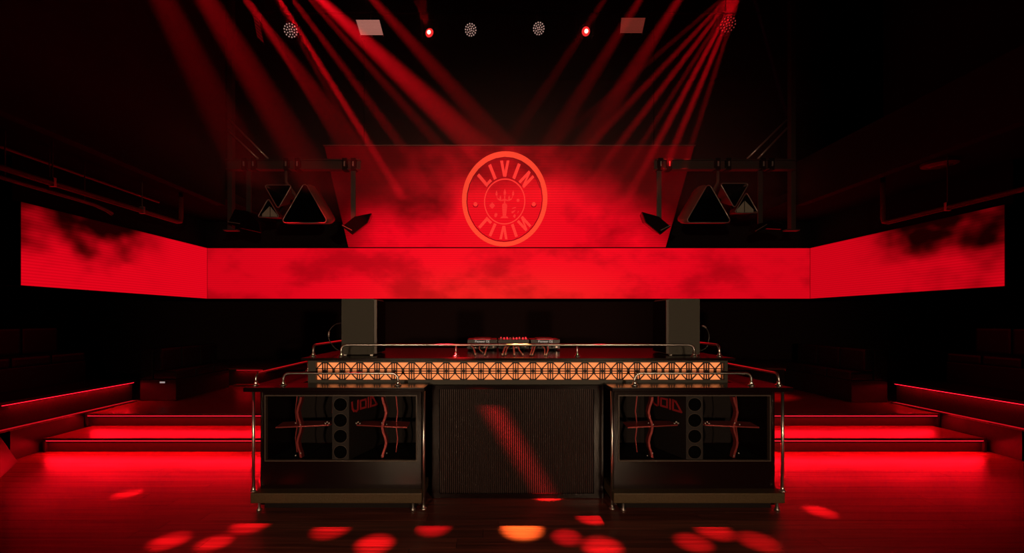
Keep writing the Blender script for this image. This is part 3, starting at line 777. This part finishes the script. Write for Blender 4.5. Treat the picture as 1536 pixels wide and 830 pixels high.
def bracket(x_wall, x_end, bolts, braces, label):
    z0, z1 = 3.80, 3.95
    a, b = sorted((x_wall, x_end))
    t = thing('bracket_beam', label, 'beam', ((a + b) / 2, BY, z0))
    MB().box(a, b, BY - 0.05, BY + 0.05, z1 - 0.014, z1).build('top_flange', 'steel', t)
    MB().box(a, b, BY - 0.05, BY + 0.05, z0, z0 + 0.014).build('bottom_flange', 'steel', t)
    MB().box(a, b, BY - 0.006, BY + 0.006, z0 + 0.014, z1 - 0.014).build('web', 'steel', t)
    for (p, q) in braces:
        MB().tube([P(p[0], p[1], BY), P(q[0], q[1], BY)], 0.014, 8).build('diagonal_brace', 'rim', t, smooth=True)
    for bx in bolts:
        x = P(bx, 0, BY - 0.05).x
        c = MB().box(x - 0.035, x + 0.035, BY - 0.058, BY + 0.058, z0 - 0.012, z1 + 0.012).build('clamp', 'matte', t)
        MB().box(x - 0.010, x + 0.010, BY - 0.066, BY - 0.059, z0 + 0.04, z0 + 0.11).build('clamp_bolt', 'bolt', c)
    return t
bracket(P(341, 0, BY).x, P(541, 0, BY).x, (366, 380, 429, 446, 517, 530), (((343, 179), (402, 238)), ((341, 195), (387, 238))), 'steel bracket beam with bolts, on the side of the brighter red pipe')
bracket(P(1191, 0, BY).x, P(981, 0, BY).x, (991, 1004, 1077, 1093, 1145, 1158), (((1181, 179), (1121, 238)), ((1181, 192), (1137, 238))), 'steel bracket beam with bolts, on the side of the mezzanine opening')
tri_speaker(1, 'three triangular horns in one speaker, hanging near the brighter red pipe')
tri_speaker(-1, 'three triangular horns in one speaker, hanging near the mezzanine opening')
for nm, px, lab in (('steel_column', 339.0, 'slim dark steel column at the end of the mezzanine wall above the red pipe'), ('steel_column', 1196.5, 'slim dark steel column at the end of the mezzanine opening')):
    x = P(px, 0, BY).x; t = thing(nm, lab, 'column', (x, MY + 0.06, 2.95))
    MB().box(x - 0.035, x + 0.035, MY + 0.005, MY + 0.09, 2.95, 7.195, 0.004).build('post', 'steel', t)
    MB().box(x - 0.10, x + 0.10, MY + 0.004, MY + 0.10, 2.93, 2.95).build('end_plate', 'steel', t)

def wing_monitor(out, d, strap, label, ht=3.80):
    """small tapered speaker on a strap; out = outline pixels of its side"""
    pts = [P(a, b, d) for a, b in out]
    c = sum(pts, Vector()) / len(pts); zmin = min(p.z for p in pts)
    t = thing('fill_speaker', label, 'speaker', (c.x, d + 0.1, zmin))
    back = [c + (p - c) * 0.72 + Vector((0, 0.26, 0.05)) for p in pts]
    MB().loft([pts, [p + Vector((0, 0.03, 0)) for p in pts], back], True, True).build('enclosure', 'lacquer', t)
    n = len(pts)
    lip = [pts[0], pts[-1]]
    MB().tube([lip[0] + Vector((0, -0.004, 0.02)), lip[1] + Vector((0, -0.004, 0.06))], 0.006, 6).build('lip', 'rim', t)
    if strap:
        a, b = P(strap[0], strap[1], d + 0.06), P(strap[2], strap[3], d + 0.06)
        MB().box(a.x - 0.035, a.x + 0.035, d + 0.14, d + 0.16, c.z + 0.03, 3.79).build('strap', 'steel', t)
    return t
wing_monitor([(513, 340), (532, 325), (557, 320), (551, 334), (528, 352)], 6.15, (527, 253, 527, 322), 'small tapered fill speaker on a strap, at the beam end nearer the brighter red pipe')
wing_monitor([(1006, 340), (988, 325), (963, 318), (969, 334), (991, 352)], 6.15, (992, 253, 992, 322), 'small tapered fill speaker on a strap, at the beam end nearer the mezzanine opening')
wing_monitor([(342, 335), (352, 314), (372, 317), (388, 334), (391, 349), (360, 342)], 6.15, (368, 253, 368, 322), 'small fill speaker tucked against the column, on the red pipe side')
wing_monitor([(1133, 349), (1138, 336), (1158, 331), (1178, 338), (1172, 344), (1150, 343)], 6.15, (1146, 253, 1146, 330), 'small fill speaker tucked against the column, on the mezzanine opening side')

# ================================================================== PIPES UNDER THE MEZZANINE
def pipe(name, label, pts, r, mat, rods=(), bend=True):
    t = thing(name, label, 'pipe', pts[-1])
    MB().tube(pts, r, 10).build('run', mat, t, smooth=True)
    for (x, y_, z_, cl) in rods:
        MB().cyl((x, y_, z_ - 0.02), (x, y_, 3.459), 0.006, seg=6).build('hanger_rod', 'conduit', t)
        if cl: MB().box(x - 0.03, x + 0.03, y_ - 0.015, y_ + 0.015, z_ - 0.035, z_ + 0.06, 0.006).build('hanger_clamp', 'rim', t)
    return t
pz = 3.02
pipe('sprinkler_pipe', 'brighter red pipe with an upturned end, above the pale metal conduit', [(-4.6, 0.5, pz), (-4.6, 6.22, pz), (-4.6, 6.285, pz + 0.02), (-4.6, 6.30, pz + 0.08), (-4.6, 6.30, 3.459)], 0.030, 'pipe',
     [(-4.6, 4.46, pz, True), (-4.6, 5.6, pz, True)])
pipe('sprinkler_pipe', 'thin dark red pipe set higher, beside the upturned brighter red pipe', [(-4.85, 0.8, 3.30), (-4.85, 6.2, 3.30)], 0.016, 'pipe', [(-4.85, 2.6, 3.3, False), (-4.85, 4.1, 3.30, False)])
pipe('conduit_pipe', 'pale metal conduit with a bent end below the brighter red pipe', [(-4.8, 0.8, 2.985), (-4.8, 4.9, 2.985), (-4.8, 5.15, 2.98), (-4.79, 5.3, 2.95), (-4.78, 5.36, 2.92)], 0.022, 'conduit',
     [(-4.8, 3.2, 2.985, False), (-4.8, 4.20, 2.985, False), (-4.8, 4.62, 2.985, False), (-4.8, 5.02, 2.985, False)])
pz2 = 2.86
pipe('sprinkler_pipe', 'dim red pipe with an upturned end below the mezzanine opening', [(5.14, 0.5, pz2), (5.14, 5.54, pz2), (5.14, 5.605, pz2 + 0.02), (5.14, 5.62, pz2 + 0.08), (5.14, 5.62, 3.459)], 0.028, 'pipe',
     [(5.14, 4.82, pz2, True)])
t = thing('soffit_lamp', 'small unlit oval lamp on the soffit below the mezzanine opening', 'lamp', (5.30, 5.06, 3.40))
MB().lathe((5.30, 5.06, 3.459), [(0.17, 0), (0.165, -0.03), (0.12, -0.045)], seg=20).build('housing', 'pipe', t)
MB().lathe((5.30, 5.06, 3.413), [(0.115, 0), (0.08, -0.012), (0.02, -0.016)], seg=20).build('diffuser', 'shell', t)

# ================================================================== STAGE LIGHTS
TY, TZ = 6.40, 6.19
t = thing('lighting_bar', 'long thin black lighting bar under the ceiling', 'lighting bar', (CX, TY, TZ))
MB().tube([(-3.6, TY, TZ), (4.1, TY, TZ)], 0.016, 8).build('bar', 'matte', t)
for x in (-3.0, -1.0, 1.5, 3.5):
    MB().cyl((x, TY, TZ + 0.016), (x, TY, 7.195), 0.008, seg=6).build('drop_rod', 'matte', t)
def hook(parent, x, zt):
    MB().tube([(x - 0.03, TY, zt - 0.09), (x - 0.012, TY, TZ - 0.02), (x - 0.02, TY, TZ + 0.012), (x, TY, TZ + 0.035), (x + 0.026, TY, TZ + 0.012)], 0.006, 6).build('hook', 'rim', parent)
def par(px, py, rpx, tilt, mat, label):
    c = P(px, py, TY - 0.12)
    t = thing('par_lamp', label, 'stage lamp', c, 'led par lamps on the lighting bar')
    ax = Vector(tilt).normalized(); r = rpx / F * TY
    bk = c - ax * 0.0
    MB().lathe(bk, [(r * 0.7, -0.17), (r * 1.05, -0.13), (r * 1.12, -0.0), (r * 1.12, 0.012), (r * 1.04, 0.012), (r * 1.0, 0.0)], ax, 20).build('can', 'matte', t)
    u = ax.orthogonal().normalized(); v = ax.cross(u); mb = MB()
    k = 0
    for rr, n in ((0.22, 4), (0.56, 9), (0.90, 14)):
        for i in range(n):
            a = 2 * math.pi * i / n + rr; p = c + (u * math.cos(a) + v * math.sin(a)) * (r * rr) + ax * 0.004
            mb.cyl(p, p + ax * 0.012, 0.0085, seg=6)
    mb.build('led_dots', mat, t)['kind'] = 'stuff'
    yk = MB().tube([c + Vector((-r * 1.2, 0.06, 0)), c + Vector((-r * 1.2, 0.07, r * 1.3)), c + Vector((0, 0.09, r * 1.6)), c + Vector((r * 1.2, 0.07, r * 1.3)), c + Vector((r * 1.2, 0.06, 0))], 0.007, 6).build('yoke', 'matte', t)
    hook(t, c.x, c.z + r * 1.6)
    return t
par(436, 46, 9.5, (0.35, -1, -0.35), 'led_dot', 'round stage lamp with a dotted face, outermost on the red pipe side of the bar')
par(706, 45, 8.5, (0.0, -1, -0.4), 'led_dot', 'round stage lamp with a dotted face, beside the lit lamp on the red pipe side')
par(808, 43, 8.5, (0.0, -1, -0.4), 'led_dot', 'round stage lamp with a dotted face, beside the lit lamp on the mezzanine side')
par(1092, 37, 10.5, (-0.4, -1, -0.3), 'led_dot_red', 'round stage lamp with a reddish dotted face, outermost on the mezzanine side of the bar')
def strobe(pts, mat, label, n=11):
    q = [P(a, b, TY - 0.1) for a, b in pts]                       # tl, tr, br, bl
    c = sum(q, Vector()) / 4
    t = thing('strobe_lamp', label, 'stage lamp', (c.x, c.y, min(p.z for p in q)))
    bk = [c + (p - c) * 1.06 + Vector((0, 0.006, 0)) for p in q]
    MB().prism(bk, (0, 0.09, 0)).build('housing', 'matte', t)
    for i in range(n):
        f0, f1 = (i + 0.12) / n, (i + 0.72) / n
        a, b = q[0].lerp(q[3], f0), q[1].lerp(q[2], f0); a2, b2 = q[0].lerp(q[3], f1), q[1].lerp(q[2], f1)
        MB().prism([a2, b2, b, a], (0, -0.006, 0)).build('slat', mat, t)
    for p in (q[2], q[3], (q[2] + q[3]) / 2):
        MB().ball(p + Vector((0, 0, -0.012)), 0.007).build('bolt', 'bolt', t)
    hook(t, c.x, max(p.z for p in q) + 0.06)
    return t
strobe([(534, 30), (569, 30), (575, 53), (541, 53)], 'strobe', 'pale rectangular slatted lamp glowing softly, on the red pipe side of the bar')
strobe([(932, 27), (968, 27), (963, 50), (930, 50)], 'strobe_dim', 'dim brownish rectangular slatted lamp, on the mezzanine side of the bar')
strobe([(380, 24), (388, 30), (396, 66), (386, 56)], 'strobe_caught_red', 'narrow turned slatted lamp with painted red light, beyond the outermost dotted lamp', 6)
def moving_head(px, py, aim, label, d=TY - 0.15, lit=True):
    c = P(px, py, d)
    t = thing('moving_head_lamp', label, 'stage lamp', (c.x, d + 0.1, c.z + 0.2))
    ax = Vector(aim).normalized()
    MB().lathe(c - ax * 0.16, [(0.05, 0), (0.085, 0.03), (0.095, 0.12), (0.075, 0.155), (0.075, 0.165), (0.066, 0.165), (0.064, 0.150)], ax, 18).build('head', 'matte', t)
    MB().lathe(c - ax * 0.008, [(0.062, 0), (0.058, 0.010), (0.035, 0.020), (0.01, 0.024)], ax, 16).build('lens', 'lens_red', t, smooth=True)
    MB().lathe(c + ax * 0.012, [(0.028, 0), (0.026, 0.010), (0.012, 0.016), (0.004, 0.018)], ax, 12).build('lens_core', 'lens_hot', t, smooth=True)
    for sx in (-1, 1):
        MB().box(c.x + sx * 0.115 - 0.015, c.x + sx * 0.115 + 0.015, c.y + 0.0, c.y + 0.12, c.z - 0.06, c.z + 0.20, 0.006).build('yoke_arm', 'matte', t)
    MB().box(c.x - 0.14, c.x + 0.14, c.y + 0.0, c.y + 0.18, c.z + 0.19, c.z + 0.27, 0.01).build('base', 'matte', t)
    MB().tube([(c.x, TY, c.z + 0.27), (c.x, TY, TZ - 0.017)], 0.012, 8).build('clamp', 'matte', t)
    return t, c, ax
mhL = moving_head(644, 49, (-0.25, -1, -0.15), 'lit moving head lamp with hot glowing lens, red pipe side of the bar')
mhR = moving_head(879, 47, (0.15, -1, -0.45), 'lit moving head lamp with hot glowing lens, mezzanine side of the bar')

# ---- beams of the moving heads (their lamps hang above the frame on the front bar)
BEAM = 1.0
def beam(src, tgt, deg, pw): spot('beam', src, tgt, deg, pw * BEAM, blend=0.6, size=0.03)
beam((-3.85, 3.52, 6.5), P(345, 200, 5.2), 9.0, 1700)
beam((-3.85, 4.02, 6.5), P(450, 230, 5.6), 9.0, 3000)
beam((-3.85, 6.00, 6.6), P(548, 240, 6.1), 6.5, 2600)
beam(P(340, -55, 5.9), P(530, 250, 6.1), 2.6, 4500)
SL = P(369, -81, 5.8)
beam(SL, P(606, 300, 6.25), 2.2, 36000)
beam(SL, P(585, 300, 6.25), 1.6, 7000)
beam(SL + Vector((0.1, 0, 0)), P(640, 270, 6.25), 3.0, 7000)
SL5 = P(395, -81, 5.8)
beam(SL5, P(700, 205, 6.25), 7.0, 13000)
beam(SL5, P(665, 225, 6.25), 3.0, 6000)
beam(P(487, -81, 5.8), P(740, 200, 6.25), 6.0, 3500)
SR = P(1117, -30, 6.02)
for (tx, ty_, deg, pw) in ((882, 221, 2.6, 5), (896, 260, 2.6, 7), (935, 260, 1.8, 5), (962, 260, 2.6, 10), (1003, 240, 2.6, 10), (1030, 240, 2.0, 4), (860, 190, 2.0, 2)):
    beam(SR, P(tx, ty_, 6.25), deg, pw * 1500)
beam(P(1010, -81, 5.8), P(850, 176, 6.25), 6.5, 1500)
beam(P(1070, -81, 5.8), P(905, 176, 6.25), 7.5, 2000)
beam(P(960, -81, 5.8), P(790, 176, 6.25), 4.5, 1100)
# short beam from the lit head, towards the ceiling in front
c0 = mhL[1] + mhL[2] * 0.06
for k, (tx, ty_) in enumerate(((598, -60), (618, -60), (632, -60))):
    spot('beam', c0, P(tx, ty_, 5.95), 2.6, 2600)
# beams that land as pools on the floor: from the bars above
POOL = 8000.0
FB = (4.75, 6.6)
for (px, py, sx, sy, sz, deg, pw) in ((192, 741, -2.1, 5.6, 6.2, 2.2, 1.6), (375, 788, -2.12, 4.6, 6.3, 2.7, 1.0), (255, 811, -2.1, 5.2, 6.3, 2.4, 1.0), (322, 814, -2.0, 5.2, 6.3, 2.2, .9),
                                      (496, 795, -1.0, 4.9, 6.3, 2.6, .9), (562, 816, -0.9, 4.8, 6.3, 2.5, 1.1), (650, 791, -0.4, 5.68, 6.3, 2.4, .9), (783, 794, 0.3, 5.68, 6.3, 2.8, 3.2),
                                      (888, 776, 1.6, 5.0, 6.3, 2.3, 1.1), (903, 820, 1.5, 4.9, 6.3, 2.6, 1.0), (850, 806, 1.1, 5.68, 6.2, 2.0, .8), (1040, 814, 2.1, 4.9, 6.3, 2.4, .7),
                                      (1072, 797, 2.2, 4.9, 6.3, 2.6, .9), (1137, 812, 2.5, 4.9, 6.3, 2.6, .6), (1231, 768, 2.9, 5.35, 6.3, 2.2, 1.1)):
    spot('beam', (sx, sy, sz), G(px, py), deg * 1.15, POOL * pw, blend=1.0, size=0.015,
         col=(1.0, 0.28, 0.05) if px == 783 else (1.0, 0.012, 0.03))
# streak across the fluted front
spot('beam', (-3.5, 3.30, 6.3), (0.50, 3.895, 0.0), 1.8, 200000, blend=0.9, size=0.06, col=(1, 0.03, 0.04))
spot('beam', (3.3, 5.6, 6.3), P(1236, 376, 7.72), 1.2, 500, col=(1, 0.05, 0.2))
# unseen lamps added behind the viewer for warm light on the desk front
for x, lab in ((-2.4, 'added warm lamp behind the viewer, near the brighter red pipe'), (2.9, 'added warm lamp behind the viewer, near the mezzanine opening')):
    t = thing('added_warm_lamp', lab, 'lamp', (x, -4.6, 1.9))
    MB().lathe((x, -4.6, 1.9), [(0.17, 0.0), (0.16, 0.06), (0.07, 0.17), (0.03, 0.22)], seg=20).build('shade', 'matte', t)
    MB().cyl((x, -4.6, 2.12), (x, -4.6, 7.195), 0.005, seg=6).build('flex', 'matte', t)
    spot('added_warm_spot', (x, -4.5, 1.80), (CX, 3.8, 1.4), 47, 560, (1.0, 0.66, 0.40), 0.6, 0.12)

# ================================================================== SEATING IN THE DARK
def sofa(x0, x1, y0, y1, z, back, label, seats, gap=0.006, tagged=False, base_h=0.30):
    t = thing('sofa', label, 'sofa', ((x0 + x1) / 2, (y0 + y1) / 2, z))
    MB().box(x0, x1, y0, y1, z, z + base_h, 0.01).build('base', 'leather', t)
    bx0, bx1 = (x0, x0 + 0.2) if back < 0 else (x1 - 0.2, x1)
    MB().box(bx0, bx1, y0, y1, z + base_h + 0.002, z + 0.78, 0.02).build('backrest', 'leather', t)
    sx0, sx1 = (x0 + 0.205, x1) if back < 0 else (x0, x1 - 0.205)
    for i in range(seats):
        a = y0 + (y1 - y0) * i / seats; b = y0 + (y1 - y0) * (i + 1) / seats
        MB().box(sx0, sx1, a + gap, b - gap, z + base_h + 0.002, z + base_h + 0.13, 0.03).build('seat_cushion', 'leather', t)
        bx = (sx0, sx0 + 0.13) if back < 0 else (sx1 - 0.13, sx1)
        MB().box(bx[0], bx[1], a + gap, b - gap, z + base_h + 0.135, z + 0.80, 0.03).build('back_cushion', 'leather', t)
    return t
sofa(-6.9, -6.15, 4.95, 6.45, 0.671, -1, 'black leather sofa on the side platform with the red pipe above', 3)
sofa(6.7, 7.45, 4.95, 6.3, 0.671, 1, 'black leather sofa on the side platform below the mezzanine opening', 3)
bl = sofa(-5.44, -4.88, 6.58, 7.9, S2, -1, 'long dark banquette on the platform with a small white tag on its end', 3, base_h=0.33)
tg = P(243, 574, 6.57)
MB().box(tg.x - 0.038, tg.x + 0.038, 6.574, 6.5795, tg.z - 0.012, tg.z + 0.012).build('tag', 'print', bl)
sofa(5.42, 5.97, 6.45, 7.9, S2, 1, 'long dark banquette without a tag, on the platform below the mezzanine opening', 3, base_h=0.33)
# panel leaning at the front corner of the side tier
A, T, B = G(27, 693), P(-45, 592, 4.5), G(-70, 780)
o = MB().prism([A, B, B + (T - A) * 0.8, T], (-0.02, 0.012, 0.0)).build('leaning_panel', 'riser')
tag(recentre(o), 'dark leaning panel at the front corner of the side platform', 'panel')

# ================================================================== HAZE under the ceiling
hz = bpy.data.materials.new('stage_haze'); hz.use_nodes = True; nt = hz.node_tree
nt.nodes.remove(nt.nodes['Principled BSDF'])
vsn = nt.nodes.new('ShaderNodeVolumeScatter'); vsn.inputs['Density'].default_value = 0.09; vsn.inputs['Anisotropy'].default_value = 0.2
nt.links.new(vsn.outputs[0], nt.nodes['Material Output'].inputs['Volume'])
o = MB().prism([(-3.99, 2.4, 3.35), (-2.95, 2.4, 3.35), (-2.95, 4.9, 3.35), (-2.25, 5.73, 3.35), (4.52, 5.73, 3.35), (4.52, 9.9, 3.35), (-3.99, 9.9, 3.35)], (0, 0, 3.84)).build('haze', hz)
o['kind'] = 'stuff'; o['label'] = 'thin stage haze hanging under the ceiling'; o['category'] = 'haze'
